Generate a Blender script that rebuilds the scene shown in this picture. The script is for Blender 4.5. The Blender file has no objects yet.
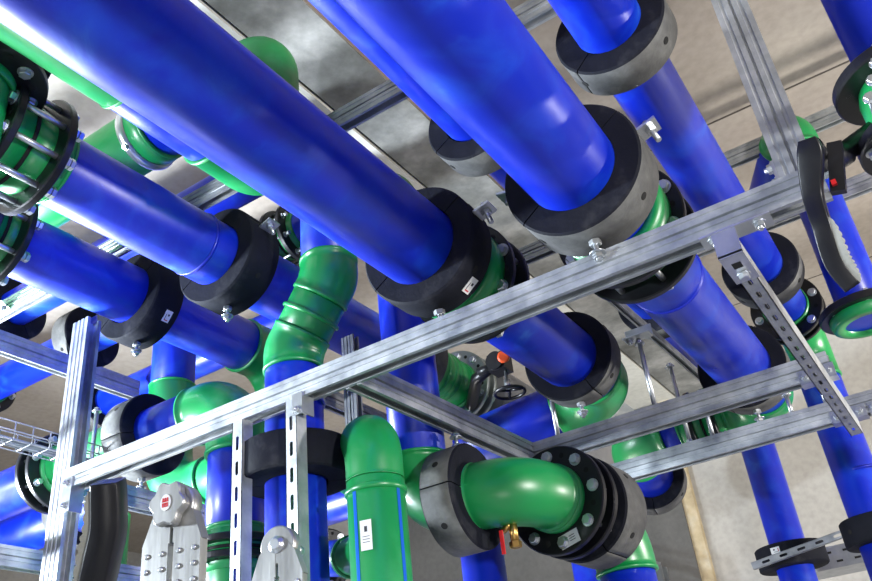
import bpy, bmesh, math, random
from mathutils import Vector as V, Matrix
random.seed(7)
C = bpy.context.scene.collection
PI = math.pi
X, Y, Z = V((1, 0, 0)), V((0, 1, 0)), V((0, 0, 1))

# ------------------------------------------------------------------ materials
def newmat(name):
    m = bpy.data.materials.new(name); m.use_nodes = True
    nt = m.node_tree; b = nt.nodes['Principled BSDF']
    return m, nt, b
def ramp(nt, stops):
    r = nt.nodes.new('ShaderNodeValToRGB'); e = r.color_ramp.elements
    while len(e) < len(stops): e.new(.5)
    for i, (p, c) in enumerate(stops): e[i].position = p; e[i].color = (*c, 1)
    return r
def noisy(name, stops, scale=6, detail=6, rough=.4, metal=0, bump=.05, bscale=60, stretch=(1, 1, 1), rr=None, spec=.5, coat=0, dist=0):
    m, nt, b = newmat(name); L = nt.links.new
    tc = nt.nodes.new('ShaderNodeTexCoord'); mp = nt.nodes.new('ShaderNodeMapping'); mp.inputs['Scale'].default_value = stretch
    L(tc.outputs['Object'], mp.inputs[0])
    n = nt.nodes.new('ShaderNodeTexNoise'); n.inputs['Scale'].default_value = scale; n.inputs['Detail'].default_value = detail
    n.inputs['Roughness'].default_value = .6; n.inputs['Distortion'].default_value = dist
    L(mp.outputs[0], n.inputs['Vector'])
    r = ramp(nt, stops); L(n.outputs[0], r.inputs[0]); L(r.outputs[0], b.inputs['Base Color'])
    b.inputs['Roughness'].default_value = rough; b.inputs['Metallic'].default_value = metal
    b.inputs['Specular IOR Level'].default_value = spec; b.inputs['Coat Weight'].default_value = coat
    b.inputs['Coat Roughness'].default_value = .12
    if rr:
        q = nt.nodes.new('ShaderNodeMapRange'); q.inputs[1].default_value = .2; q.inputs[2].default_value = .7
        q.inputs[3].default_value = rr[0]; q.inputs[4].default_value = rr[1]; L(n.outputs[0], q.inputs[0]); L(q.outputs[0], b.inputs['Roughness'])
    if bump:
        n2 = nt.nodes.new('ShaderNodeTexNoise'); n2.inputs['Scale'].default_value = bscale; n2.inputs['Detail'].default_value = 4
        L(mp.outputs[0], n2.inputs['Vector'])
        bp = nt.nodes.new('ShaderNodeBump'); bp.inputs['Strength'].default_value = bump; bp.inputs['Distance'].default_value = .01
        L(n2.outputs[0], bp.inputs['Height']); L(bp.outputs[0], b.inputs['Normal'])
    return m
def flat(name, c, rough=.5, metal=0, spec=.5):
    m, nt, b = newmat(name); b.inputs['Base Color'].default_value = (*c, 1)
    b.inputs['Roughness'].default_value = rough; b.inputs['Metallic'].default_value = metal; b.inputs['Specular IOR Level'].default_value = spec
    return m
M = {}
M['blue'] = noisy('blue_plastic', [(.0, (.0005, .010, .38)), (.50, (.001, .018, .45)), (.64, (.003, .045, .52)), (.80, (.03, .14, .62))], 5, 9, .33, bump=.02, bscale=22, rr=(.24, .46), dist=.6, spec=.55)
M['green'] = noisy('green_plastic', [(.0, (.002, .20, .045)), (.6, (.005, .27, .065)), (.85, (.04, .40, .14))], 4, 6, .3, bump=.012, bscale=14, rr=(.25, .40), spec=.8)
M['greend'] = noisy('green_seam', [(.0, (.002, .12, .035)), (1, (.004, .18, .05))], 4, 3, .35, bump=0)
M['blued'] = noisy('blue_seam', [(.0, (.003, .012, .36)), (1, (.004, .02, .46))], 4, 3, .35, bump=0)
M['foam'] = noisy('black_foam', [(.25, (.005, .006, .010)), (.58, (.012, .013, .020)), (.85, (.06, .06, .065))], 7, 9, .6, bump=.12, bscale=90, rr=(.65, .85), spec=.12)
M['foamd'] = noisy('dusty_black_foam', [(.25, (.03, .03, .032)), (.5, (.085, .085, .083)), (.75, (.18, .18, .17))], 8, 9, .7, bump=.15, bscale=90)
M['black'] = noisy('black_plastic', [(.3, (.004, .004, .007)), (.8, (.016, .016, .018))], 9, 6, .35, bump=.05, bscale=60, spec=.35)
M['gap'] = flat('dark_gap', (.004, .004, .004), .9)
M['galv'] = noisy('galvanised_steel', [(.25, (.26, .28, .31)), (.5, (.42, .44, .46)), (.75, (.58, .59, .60))], 14, 10, .45, .7, bump=.06, bscale=60, rr=(.38, .6))
M['galvd'] = noisy('dull_galvanised_steel', [(.2, (.20, .21, .23)), (.5, (.30, .31, .33)), (.8, (.42, .43, .44))], 14, 8, .45, .8, bump=.06, bscale=60, rr=(.35, .55))
M['zinc'] = noisy('zinc_bolt', [(.2, (.42, .45, .48)), (.8, (.68, .70, .72))], 12, 4, .32, .9, bump=.02, bscale=50)
M['alu'] = noisy('brushed_aluminium', [(.2, (.34, .34, .335)), (.8, (.52, .52, .51))], 20, 6, .4, .8, bump=.05, bscale=80, stretch=(1, 1, .15), rr=(.28, .45))
M['steelring'] = noisy('steel_flange', [(.2, (.16, .19, .18)), (.8, (.42, .45, .43))], 10, 6, .4, .7, bump=.05)
M['grey'] = noisy('grey_insulation', [(.2, (.15, .15, .155)), (.8, (.25, .25, .25))], 6, 6, .5, bump=.03)
M['white'] = flat('sticker_white', (.75, .75, .75), .6)
M['ink'] = flat('sticker_ink', (.03, .03, .035), .6)
M['red'] = flat('red_paint', (.6, .015, .02), .4)
M['orange'] = flat('orange_plastic', (.75, .09, .02), .4)
M['brass'] = flat('brass', (.55, .33, .10), .3, 1)
M['tray'] = noisy('tray_steel', [(.2, (.30, .31, .33)), (.8, (.5, .5, .52))], 14, 4, .4, .8, bump=0)
M['tubing'] = flat('painted_grey_tube', (.20, .22, .24), .45, .3)
M['stripe'] = flat('blue_stripe', (.02, .16, .75), .35)
M['rubber'] = noisy('cream_serration', [(.2, (.24, .24, .21)), (.8, (.36, .36, .33))], 20, 4, .6, bump=.05)

def concrete(name, stops, boards=None, scale=.9, crack=False):
    m, nt, b = newmat(name); L = nt.links.new
    tc = nt.nodes.new('ShaderNodeTexCoord')
    a = nt.nodes.new('ShaderNodeTexNoise'); a.inputs['Scale'].default_value = scale; a.inputs['Detail'].default_value = 12; a.inputs['Roughness'].default_value = .62
    L(tc.outputs['Object'], a.inputs['Vector'])
    r = ramp(nt, stops); L(a.outputs[0], r.inputs[0]); out = r.outputs[0]
    f = nt.nodes.new('ShaderNodeTexNoise'); f.inputs['Scale'].default_value = 22; f.inputs['Detail'].default_value = 8; L(tc.outputs['Object'], f.inputs['Vector'])
    fr = ramp(nt, [(.3, (.88, .88, .88)), (.62, (1.03, 1.03, 1.03))]); L(f.outputs[0], fr.inputs[0])
    mx = nt.nodes.new('ShaderNodeMix'); mx.data_type = 'RGBA'; mx.blend_type = 'MULTIPLY'; mx.inputs[0].default_value = 1
    L(out, mx.inputs[6]); L(fr.outputs[0], mx.inputs[7]); out = mx.outputs[2]
    L(out, b.inputs['Base Color']); b.inputs['Roughness'].default_value = .85
    bp = nt.nodes.new('ShaderNodeBump'); bp.inputs['Strength'].default_value = .08; bp.inputs['Distance'].default_value = .01
    L(f.outputs[0], bp.inputs['Height']); L(bp.outputs[0], b.inputs['Normal'])
    return m
M['ceil'] = concrete('tan_concrete', [(.25, (.25, .215, .175)), (.5, (.32, .28, .24)), (.75, (.39, .35, .30))])
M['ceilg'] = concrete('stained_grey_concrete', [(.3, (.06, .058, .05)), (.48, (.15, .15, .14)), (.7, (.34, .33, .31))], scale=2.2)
M['light'] = concrete('pale_concrete', [(.25, (.42, .41, .36)), (.75, (.56, .55, .50))])
M['pink'] = concrete('warm_strip_concrete', [(.25, (.36, .26, .19)), (.75, (.50, .38, .29))], scale=2)
M['wall'] = concrete('wall_concrete', [(.25, (.30, .285, .26)), (.5, (.38, .365, .335)), (.75, (.46, .44, .41))])
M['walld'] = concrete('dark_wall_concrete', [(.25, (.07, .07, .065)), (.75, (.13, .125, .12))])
M['yel'] = concrete('yellowed_concrete', [(.3, (.36, .29, .17)), (.5, (.47, .38, .24)), (.7, (.52, .47, .36))], scale=4)
M['floor'] = concrete('floor_concrete', [(.25, (.22, .22, .21)), (.75, (.34, .33, .32))])
M['seam'] = flat('formwork_seam', (.06, .05, .042), .9)

# ------------------------------------------------------------------ mesh tools
def frame(d):
    d = d.normalized(); up = Z if abs(d.z) < .9 else X
    u = d.cross(up).normalized(); w = u.cross(d).normalized()
    return u, w
def lathe(bm, p, d, prof, seg=56, closed=False, a0=0, a1=2*PI, mi=0, spherical=False):
    """profile [(t, r)] turned about the axis through p along d"""
    d = d.normalized(); u, w = frame(d); full = abs(a1-a0-2*PI) < 1e-6
    n = seg if full else max(3, int(seg*(a1-a0)/(2*PI)))
    rings = []
    for t, r in prof:
        k = n if full else n+1
        rings.append([bm.verts.new(p + d*t + (u*math.cos(a0+(a1-a0)*i/n) + w*math.sin(a0+(a1-a0)*i/n))*r) for i in range(k)])
    m = len(prof)
    for j in range(m if closed else m-1):
        A, B = rings[j], rings[(j+1) % m]
        for i in range(n):
            i2 = (i+1) % len(A)
            f = bm.faces.new((A[i], A[i2], B[i2], B[i])); f.smooth = True; f.material_index = mi
    if not closed:
        for R in (rings[0], rings[-1]):
            if full: f = bm.faces.new(R); f.material_index = mi
    elif not full:
        for idx in (0, -1):
            f = bm.faces.new([R[idx] for R in rings]); f.material_index = mi
    return rings
def sweep(bm, pts, rad, seg=48, caps=True):
    pts = [V(p) for p in pts]; n = len(pts)
    d0 = (pts[1]-pts[0]).normalized(); u, w = frame(d0); prev = d0; rings = []
    for i, p in enumerate(pts):
        if i == 0: d = d0
        elif i == n-1: d = (pts[-1]-pts[-2]).normalized()
        else:
            d = ((pts[i]-pts[i-1]).normalized() + (pts[i+1]-pts[i]).normalized()).normalized()
        q = prev.rotation_difference(d); u = q @ u; w = q @ w; prev = d
        r = rad[i] if isinstance(rad, (list, tuple)) else rad
        rings.append([bm.verts.new(p + (u*math.cos(2*PI*k/seg)+w*math.sin(2*PI*k/seg))*r) for k in range(seg)])
    for a, b in zip(rings, rings[1:]):
        for k in range(seg):
            k2 = (k+1) % seg; f = bm.faces.new((a[k], a[k2], b[k2], b[k])); f.smooth = True
    if caps: bm.faces.new(rings[0]); bm.faces.new(rings[-1])
def obox(bm, c, ax, ay, az, sx, sy, sz, mi=0):
    vs = [bm.verts.new(c + ax*(sx/2*i) + ay*(sy/2*j) + az*(sz/2*k)) for i in (-1, 1) for j in (-1, 1) for k in (-1, 1)]
    for q in ((0, 1, 3, 2), (4, 6, 7, 5), (0, 4, 5, 1), (2, 3, 7, 6), (0, 2, 6, 4), (1, 5, 7, 3)):
        f = bm.faces.new([vs[i] for i in q]); f.material_index = mi
def box(bm, a, b, mi=0):
    a, b = V(a), V(b); c = (a+b)/2; obox(bm, c, X, Y, Z, abs(b.x-a.x), abs(b.y-a.y), abs(b.z-a.z), mi)
def hexa(bm, p, d, r, h, u=None, cham=.12):
    d = d.normalized()
    a, b = frame(d)
    def ring(t, rr): return [bm.verts.new(p + d*t + (a*math.cos(PI/3*k)+b*math.sin(PI/3*k))*rr) for k in range(6)]
    A, B, D = ring(0, r), ring(h*(1-cham*1.5), r), ring(h, r*.86)
    for P, Q in ((A, B), (B, D)):
        for k in range(6): bm.faces.new((P[k], P[(k+1) % 6], Q[(k+1) % 6], Q[k]))
    bm.faces.new(A); bm.faces.new(D)
def bolt_bm(bm, p, d, r, shank=0, washer=True, tail=0):
    """hex head at p pointing outward along d, shank running back"""
    d = d.normalized()
    if washer: lathe(bm, p, d, [(0, r*1.25), (r*.18, r*1.25)], 20)
    hexa(bm, p + d*r*.18, d, r, r*.75)
    if shank: lathe(bm, p - d*shank, d, [(0, r*.52), (shank, r*.52)], 12)
    if tail: lathe(bm, p, d, [(0, r*.5), (r*.9+tail, r*.5)], 12)

def obj(name, bm, mats, parent=None, origin=None):
    me = bpy.data.meshes.new(name)
    bmesh.ops.recalc_face_normals(bm, faces=bm.faces)
    org = V(origin) if origin is not None else None
    if parent is not None: org = V(parent.location) if parent.type == 'EMPTY' else ORG[parent.name]
    if org is None:
        xs = [v.co for v in bm.verts]; org = V(((min(v.x for v in xs)+max(v.x for v in xs))/2, (min(v.y for v in xs)+max(v.y for v in xs))/2, min(v.z for v in xs)))
    bmesh.ops.translate(bm, verts=bm.verts, vec=-org)
    bm.to_mesh(me); bm.free()
    for k in (mats if isinstance(mats, (list, tuple)) else [mats]): me.materials.append(M[k])
    o = bpy.data.objects.new(name, me); C.objects.link(o)
    if parent is not None:
        o.parent = parent
        ORG[o.name] = org
    else:
        o.location = org; ORG[o.name] = org
    return o
ORG = {}
def nb(): return bmesh.new()
def tag(o, label, cat, group=None):
    o['label'] = label; o['category'] = cat
    if group: o['group'] = group
    return o
def thing(name, label, cat, loc, group=None):
    o = bpy.data.objects.new(name, None); C.objects.link(o); o.location = V(loc); o.empty_display_size = .05
    return tag(o, label, cat, group)
def struct(name, bm, m):
    o = obj(name, bm, m); o['kind'] = 'structure'; return o

# ------------------------------------------------------------------ piping
PG, GP = 'blue water pipes under the ceiling', 'green fittings'
def cylpart(root, p0, p1, r, m, name='pipe_section'):
    bm = nb(); d = (p1-p0); L = d.length; d.normalize()
    sweep(bm, [p0, p0+d*.004, p1-d*.004, p1], [r-.004, r, r, r-.004], 64)
    return obj(name, bm, m, root)
def ridge(root, p, d, r, m='blued', w=.008, h=.006, name='weld_bead'):
    bm = nb(); prof = [(-w, r-.002)] + [(w*math.cos(PI-PI*k/6), r-.001+h*math.sin(PI*k/6)) for k in range(7)] + [(w, r-.002)]
    lathe(bm, V(p), V(d), prof, 64, closed=True)
    return obj(name, bm, m, root)
def run(label, pts, r, R=None, sock=.05, cols=None, group=PG, mitre=False, ends=None, name='water_pipe', elb='green', er=1.05, rim=.0045):
    """a welded pipe run: straight sections joined by elbows at inner points"""
    pts = [V(p) for p in pts]; n = len(pts); R = R or r*1.9
    lowest = min(pts, key=lambda p: p.z)
    root = thing(name, label, 'pipe', lowest, group)
    cols = cols or ['blue']*(n-1)
    cut = [0]*n; el = []
    for i in range(1, n-1):
        a = (pts[i-1]-pts[i]).normalized(); b = (pts[i+1]-pts[i]).normalized()
        ang = PI - a.angle(b); T = R*math.tan(ang/2)
        cut[i] = T+sock
        # arc
        bis = (a+b).normalized(); cen = pts[i] + bis*(R/math.cos(ang/2))
        P0 = pts[i]+a*T; k = max(4, int(ang/(PI/2)*14)); path = []; rad = []
        s0 = pts[i]+a*cut[i]; s1 = pts[i]+b*cut[i]
        path += [s0, s0-a*.002, s0-a*.012, s0-a*.013]; rad += [r+.001, r*er+rim, r*er+rim, r*er]
        ax = (P0-cen)
        q = (pts[i]+b*T-cen); rot = ax.rotation_difference(q); axis, an = rot.to_axis_angle()
        for j in range(k+1):
            path.append(cen + Matrix.Rotation(an*j/k, 3, axis) @ ax); rad.append(r*er*(1.0+.02*math.sin(PI*j/k)))
        path += [s1-b*.013, s1-b*.012, s1-b*.002, s1]; rad += [r*er, r*er+rim, r*er+rim, r+.001]
        bm = nb(); sweep(bm, path, rad, 56); obj('elbow', bm, elb, root)
    for i in range(n-1):
        d = (pts[i+1]-pts[i]); L = d.length; d.normalize()
        a, b = cut[i], L-cut[i+1]
        if b-a < .004: continue
        cc = cols[i]
        if isinstance(cc, str): cylpart(root, pts[i]+d*a, pts[i]+d*b, r, cc)
        else:  # list of (fraction-end distance, colour)
            s = a
            for e, c in cc:
                e = min(e, b) if e is not None else b
                if e > s:
                    rr = r if c == 'blue' else r*1.045
                    cylpart(root, pts[i]+d*s, pts[i]+d*e, rr, c, 'pipe_section' if c == 'blue' else 'socket')
                    if c == 'green':
                        for q in (s, e): ridge(root, pts[i]+d*q, d, rr, 'green', .006, .005, 'socket_rim')
                s = e
    for (p, d, c) in (ends or []): ridge(root, p, V(d), r, c)
    return root
def collar(label, c, d, rin, rout, w, bolt=None, plates=(), sticker=None, split=0.0, group='black foam pipe rings', side='foamd', hole=True):
    """split insulating ring held by a steel bolt; c = centre, d = axis"""
    c, d = V(c), V(d).normalized(); root = thing('pipe_support_ring', label, 'pipe ring', c-Z*rout, group)
    prof = [(-w/2, rin+.001), (-w/2, rout-.006), (-w/2+.006, rout), (w/2-.006, rout), (w/2, rout-.006), (w/2, rin+.001)]
    g = .0022/rout
    for k in range(2):
        bm = nb(); lathe(bm, c, d, prof, 72, closed=True, a0=split+k*PI+g, a1=split+k*PI+PI-g)
        for f in bm.faces:
            f.normal_update(); m = f.calc_center_median()-c; m -= d*m.dot(d)
            f.material_index = 1 if (abs(f.normal.dot(d)) < .5 and m.length > rout*.95) else 0
            f.smooth = f.material_index == 1
        obj('ring_half', bm, ['foam', side], root)
    if hole:
        for a in (0.5, 2.3, 3.9, 5.6):
            u, v = frame(d); e = u*math.cos(a)+v*math.sin(a); bm = nb()
            lathe(bm, c+e*(rout-.002), e, [(0, .011), (.0035, .011)], 18); obj('bolt_hole', bm, 'gap', root)
    if bolt is not None:
        e = V(bolt).normalized(); bm = nb()
        lathe(bm, c+e*(rout-.01), e, [(0, .007), (.075, .007)], 12); hexa(bm, c+e*(rout+.004), e, .017, .014); hexa(bm, c+e*(rout+.045), e, .015, .012)
        lathe(bm, c+e*(rout+.040), e, [(0, .022), (.004, .022)], 16)
        obj('support_bolt', bm, 'zinc', root)
    for a in plates:
        e = V(a[0]).normalized(); dn = V(a[1]).normalized(); s = d
        t = e.cross(d).normalized(); bm = nb(); pc = c+e*(rout+.018)
        obox(bm, pc, e, d, t, .075, .06, .007); hexa(bm, pc+t*-.004+e*.012, -t, .016, .013); lathe(bm, pc-t*.05+e*.012, t, [(0, .008), (.075, .008)], 12)
        obj('clamp_plate', bm, 'zinc', root)
    if sticker is not None:
        a, off = sticker; u, v = frame(d); e = u*math.cos(a)+v*math.sin(a); t = e.cross(d).normalized()
        bm = nb(); obox(bm, c+e*(rout+.0008)+d*off, e, t, d, .0016, .052, .034); ob = obj('sticker', bm, 'white', root)
        bm = nb(); obox(bm, c+e*(rout+.0022)+d*(off+.004)+t*.006, e, t, d, .001, .009, .008); obox(bm, c+e*(rout+.0022)+d*(off-.008)-t*.004, e, t, d, .001, .026, .002)
        obj('printing', bm, 'ink', ob)
        bm = nb(); obox(bm, c+e*(rout+.0022)+d*(off)-t*.018, e, t, d, .001, .004, .018); obj('red_mark', bm, 'red', ob)
    return root
def flange(root, c, d, rin, rout, w, n=8, br=.016, m='black', bm_='zinc', face=-1, phase=.2, tail=.0, name='flange_plate', long=0, slots=True):
    c, d = V(c), V(d).normalized(); bm = nb()
    prof = [(-w/2, rin), (-w/2, rout-.004), (-w/2+.004, rout), (w/2-.004, rout), (w/2, rout-.004), (w/2, rin)]
    lathe(bm, c, d, prof, 72, closed=True)
    for f in bm.faces: f.smooth = False
    pl = obj(name, bm, m, root)
    u, v = frame(d); rb = (rin+rout)/2+.004
    for k in range(n):
        a = phase+2*PI*k/n; p = c+(u*math.cos(a)+v*math.sin(a))*rb; bm = nb()
        bolt_bm(bm, p+d*face*w/2, d*face, br, shank=w+long, tail=0)
        if long: hexa(bm, p+d*face*w/2 - d*face*(w+long), -d*face, br, br*.75)
        obj('bolt', bm, bm_, root)
    if slots:
        for k in range(n):
            a = phase+2*PI*(k+.5)/n; p = c+(u*math.cos(a)+v*math.sin(a))*rb; bm = nb()
            lathe(bm, p+d*face*w/2, d*face, [(0, br*.55), (.0012, br*.55)], 14); obj('blank_hole', bm, 'gap', pl)
    return pl
def joint(label, c, d, r, rout, gap=.085, n=8, m='black', extra=True, w=.026, sticker=None, stub='green', br=.016, phase=.2, back=.03, fl=.03, fr=1.1):
    """two bolted flanges with green stub ends between"""
    c, d = V(c), V(d).normalized(); root = thing('flanged_joint', label, 'pipe flange', c-Z*rout*.9, 'bolted pipe flanges')
    flange(root, c-d*gap/2, d, r*1.02, rout, w, n, br, m, face=-1, long=gap+.02, phase=phase)
    flange(root, c+d*gap/2, d, r*1.02, rout, w, n, br, m, face=1, long=0, phase=phase, slots=False)
    bm = nb(); lathe(bm, c, d, [(-gap/2-w*.5-fl, r*1.0), (-gap/2-w*.5-fl, r*fr), (-gap/2-w*.5, r*fr), (-gap/2, r*1.12), (-.006, r*1.2), (-.006, r*1.0)], 56, closed=True)
    lathe(bm, c, d, [(.006, r*1.0), (.006, r*1.2), (gap/2, r*1.12), (gap/2+w*.5+back, r*1.1), (gap/2+w*.5+back, r*1.0)], 56, closed=True); obj('stub_end', bm, stub, root)
    bm = nb(); lathe(bm, c, d, [(-.006, r*1.0), (-.006, r*1.22), (.006, r*1.22), (.006, r*1.0)], 56, closed=True); obj('gasket', bm, 'gap', root)
    if sticker is not None:
        u, v = frame(d); e = u*math.cos(sticker)+v*math.sin(sticker); t = e.cross(d)
        p = c-d*(gap/2+w/2+.001)+e*((r+rout)/2+.002); bm = nb(); obox(bm, p, t, e, d, .075, .045, .0016); ob = obj('sticker', bm, 'white', root)
        bm = nb(); obox(bm, p+t*-.014-d*.0012, t, e, d, .018, .018, .0008)
        for q in (-.008, 0, .008): obox(bm, p+t*.012-d*.0012+e*q, t, e, d, .022, .002, .0008)
        obj('printing', bm, 'ink', ob)
    return root

# ------------------------------------------------------------------ steel channel
def prism(bm, p0, p1, u, v, poly, mi=0):
    A = [bm.verts.new(p0+u*a+v*b) for a, b in poly]; B = [bm.verts.new(p1+u*a+v*b) for a, b in poly]; n = len(poly)
    for i in range(n): bm.faces.new((A[i], A[(i+1) % n], B[(i+1) % n], B[i]))
    bm.faces.new(A); bm.faces.new(list(reversed(B)))
def channel(label, p0, p1, v, w=.045, h=.075, group='galvanised steel channels', m='galv', name='steel_channel', double=True, lips=True):
    """open channel: v = height axis, openings at both ends of v for a double one"""
    p0, p1, v = V(p0), V(p1), V(v).normalized(); d = (p1-p0).normalized(); u = d.cross(v).normalized(); v = u.cross(d).normalized()
    if v.dot(v) == 0: v = Z
    t = .003; lip = w*.22; a = w/2; b = h/2; g = .004
    bm = nb()
    side = []   # one long side with two shallow grooves, from +b to -b at u=+a
    side += [(a, b), (a, b*.66), (a-g, b*.60), (a-g, b*.46), (a, b*.40)]
    if double: side += [(a, b*.10), (a-g*2, b*.04), (a-g*2, -b*.04), (a, -b*.10)]
    side += [(a, -b*.40), (a-g, -b*.46), (a-g, -b*.60), (a, -b*.66), (a, -b)]
    bot = [(a-lip, -b), (a-lip, -b+.009), (a-lip+t, -b+.009), (a-lip+t, -b+t), (a-t, -b+t), (a-t, -t)]
    bot2 = [(-x, y) for x, y in reversed(bot)]
    oth = [(-x, y) for x, y in reversed(side)]
    if double:
        top = [(x, -y) for x, y in bot2[::-1]]; top = [(-x, -y) for x, y in bot]; top2 = [(x, -y) for x, y in reversed(bot)]
        poly = side + bot + bot2 + oth + top + top2
    else:
        poly = side + [(a-lip, -b), (a-lip, -b+.009), (a-lip+t, -b+.009), (a-lip+t, -b+t), (a-t, -b+t), (a-t, b-t), (-a+t, b-t), (-a+t, -b+t), (-a+lip-t, -b+t), (-a+lip-t, -b+.009), (-a+lip, -b+.009), (-a+lip, -b)] + oth
    prism(bm, p0, p1, u, v, poly)
    o = obj(name, bm, m)
    return tag(o, label, 'steel channel', group)
def slotted(label, p0, p1, face, w=.045, h=.045, slot=(.03, .011), pitch=.05, group='slotted steel channels', m='galv', start=.03):
    """single channel whose web faces 'face' and carries real slots"""
    p0, p1, f = V(p0), V(p1), V(face).normalized(); d = (p1-p0).normalized(); u = d.cross(f).normalized(); L = (p1-p0).length
    bm = nb(); t = .003; a = w/2
    # web : cells with a stadium hole
    z = 0; cells = []
    zz = start
    while zz+pitch < L: cells.append((zz, zz+pitch)); zz += pitch
    def web(off):
        def pt(x, s): return bm.verts.new(p0+u*x+d*s+f*(h/2-off))
        def rect(s0, s1):
            bm.faces.new((pt(-a, s0), pt(a, s0), pt(a, s1), pt(-a, s1)))
        rect(0, cells[0][0]); rect(cells[-1][1], L)
        for s0, s1 in cells:
            c = (s0+s1)/2; K = 24; inn = []; out = []
            hl, hr = slot[0]/2, slot[1]/2
            for k in range(K):
                an = 2*PI*k/K; cx, cy = math.cos(an), math.sin(an)
                yy = (hl-hr)*(1 if cy > 1e-6 else -1 if cy < -1e-6 else 0)
                inn.append((cx*hr, c+cy*hr+yy))
                sc = 1/max(abs(cx)/a, abs(cy)/(pitch/2)) if True else 0
                out.append((cx*sc, c+cy*sc))
            # snap to the corners
            for cxn, cyn in ((a, pitch/2), (-a, pitch/2), (-a, -pitch/2), (a, -pitch/2)):
                j = min(range(K), key=lambda q: (out[q][0]-cxn)**2+(out[q][1]-c-cyn)**2); out[j] = (cxn, c+cyn)
            I = [pt(*q) for q in inn]; O = [pt(*q) for q in out]
            for k in range(K): bm.faces.new((I[k], I[(k+1) % K], O[(k+1) % K], O[k]))
    web(0); web(t)
    for s in (-1, 1):
        prism(bm, p0, p1, u*s, f, [(a-t, h/2), (a, h/2), (a, -h/2), (a-.010, -h/2), (a-.010, -h/2+.008), (a-.010+t, -h/2+.008), (a-.010+t, -h/2+t), (a-t, -h/2+t)])
    o = obj('slotted_channel', bm, m); return tag(o, label, 'steel channel', group)
def bracket(label, p, a, n, L=.13, w=.045, group='channel brackets', bolts=2, L2=.05):
    """plate along a facing n, with bolts, folded once"""
    p, a, n = V(p), V(a).normalized(), V(n).normalized(); s = a.cross(n).normalized()
    root = thing('channel_bracket', label, 'bracket', p, group)
    bm = nb(); obox(bm, p+n*.0025, a, s, n, L, w, .005); obox(bm, p+s*(w/2-.0025)-n*L2/2, a, s, n, L, .005, L2); obj('plate', bm, 'zinc', root)
    for k in range(bolts):
        q = p+n*.005+a*(L*(-.32+.64*k/max(1, bolts-1))); bm = nb(); bolt_bm(bm, q, n, .013, tail=.008); obj('bolt', bm, 'zinc', root)
    return root
def rod(label, p0, p1, r=.0095, nuts=(0, 1), group='threaded rods'):
    p0, p1 = V(p0), V(p1); root = thing('threaded_rod', label, 'threaded rod', p0 if p0.z < p1.z else p1, group); d = (p1-p0); L = d.length; d.normalize()
    bm = nb(); lathe(bm, p0, d, [(0, r), (L, r)], 14); obj('shank', bm, 'zinc', root)
    for t in nuts:
        bm = nb(); q = p0+d*(L*t); hexa(bm, q-d*.007, d, .014, .014); lathe(bm, q-d*.011, d, [(0, .02), (.004, .02)], 16); obj('nut', bm, 'zinc', root)
    return root
# ------------------------------------------------------------------ the room
def slab(name, a, b, m):
    bm = nb(); box(bm, a, b); return struct(name, bm, m)
CZ = 4.6; FY = 7.3
slab('floor', (-9.2, -3.2, -.15), (4.2, FY+.2, 0), 'floor')
slab('ceiling', (-9.2, -3.2, CZ), (4.2, FY+.2, CZ+.2), 'ceil')
slab('wall_back', (-9.2, FY, 0), (4.2, FY+.2, CZ), 'wall')
slab('wall_front', (-9.2, -3.2, 0), (4.2, -3, CZ), 'wall')
slab('wall_left', (-9.2, -3, 0), (-9, FY, CZ), 'wall')
slab('wall_right', (4, -3, 0), (4.2, FY, CZ), 'wall')
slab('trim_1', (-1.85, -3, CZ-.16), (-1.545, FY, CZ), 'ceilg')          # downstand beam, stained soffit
slab('trim_2', (-1.545, -3, CZ-.15), (-1.49, FY, CZ), 'pink')
slab('trim_3', (-2.25, -3, CZ-.17), (-1.865, FY, CZ), 'light')
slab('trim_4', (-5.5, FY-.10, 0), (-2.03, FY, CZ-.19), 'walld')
slab('trim_5', (-2.03, FY-.07, 0), (-1.93, FY, CZ-.13), 'yel')
bm = nb(); box(bm, (-1.6, 3.96, CZ-.002), (4, 3.972, CZ)); box(bm, (-1.6, 6.2, CZ-.002), (4, 6.21, CZ)); box(bm, (-1.6, 1.6, CZ-.002), (4, 1.61, CZ)); struct('trim_6', bm, 'seam')

# ------------------------------------------------------------------ pipes that run away from the camera under the ceiling
P1z = 2.985
run('big blue pipe crossing the upper left, ending in a green elbow behind sloping channels', [(-1.007, -.7, 2.902), (-1.15, 3.42, 3.065), (-1.92, 3.42, 3.0)], .125, R=.21,
    cols=[[(2.80, 'blue'), (2.90, 'green'), (None, 'blue')], 'blue'])
joint('bolted black flange pair on the big upper left pipe just behind its foam ring', (-1.105, 2.13, 3.019), V((-.035, 1, .04)), .125, .188, gap=.10, n=8, br=.018, back=0, fl=.08, fr=1.28)
collar('large black foam ring with a white sticker on the big upper left pipe', (-1.096, 1.865, 3.008), V((-.035, 1, .04)), .125, .19, .125, bolt=(.0, .15, -1), split=.55, sticker=(5.35, .02), side='foam',
       plates=[((1, 0, .25), (-.2, 0, -1))])
collar('black foam ring resting over the sloping channels, lower end of the big upper left pipe', (-1.135, 2.985, 3.054), V((-.035, 1, .04)), .125, .187, .12, bolt=(0, 0, -1), split=2.0)

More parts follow.
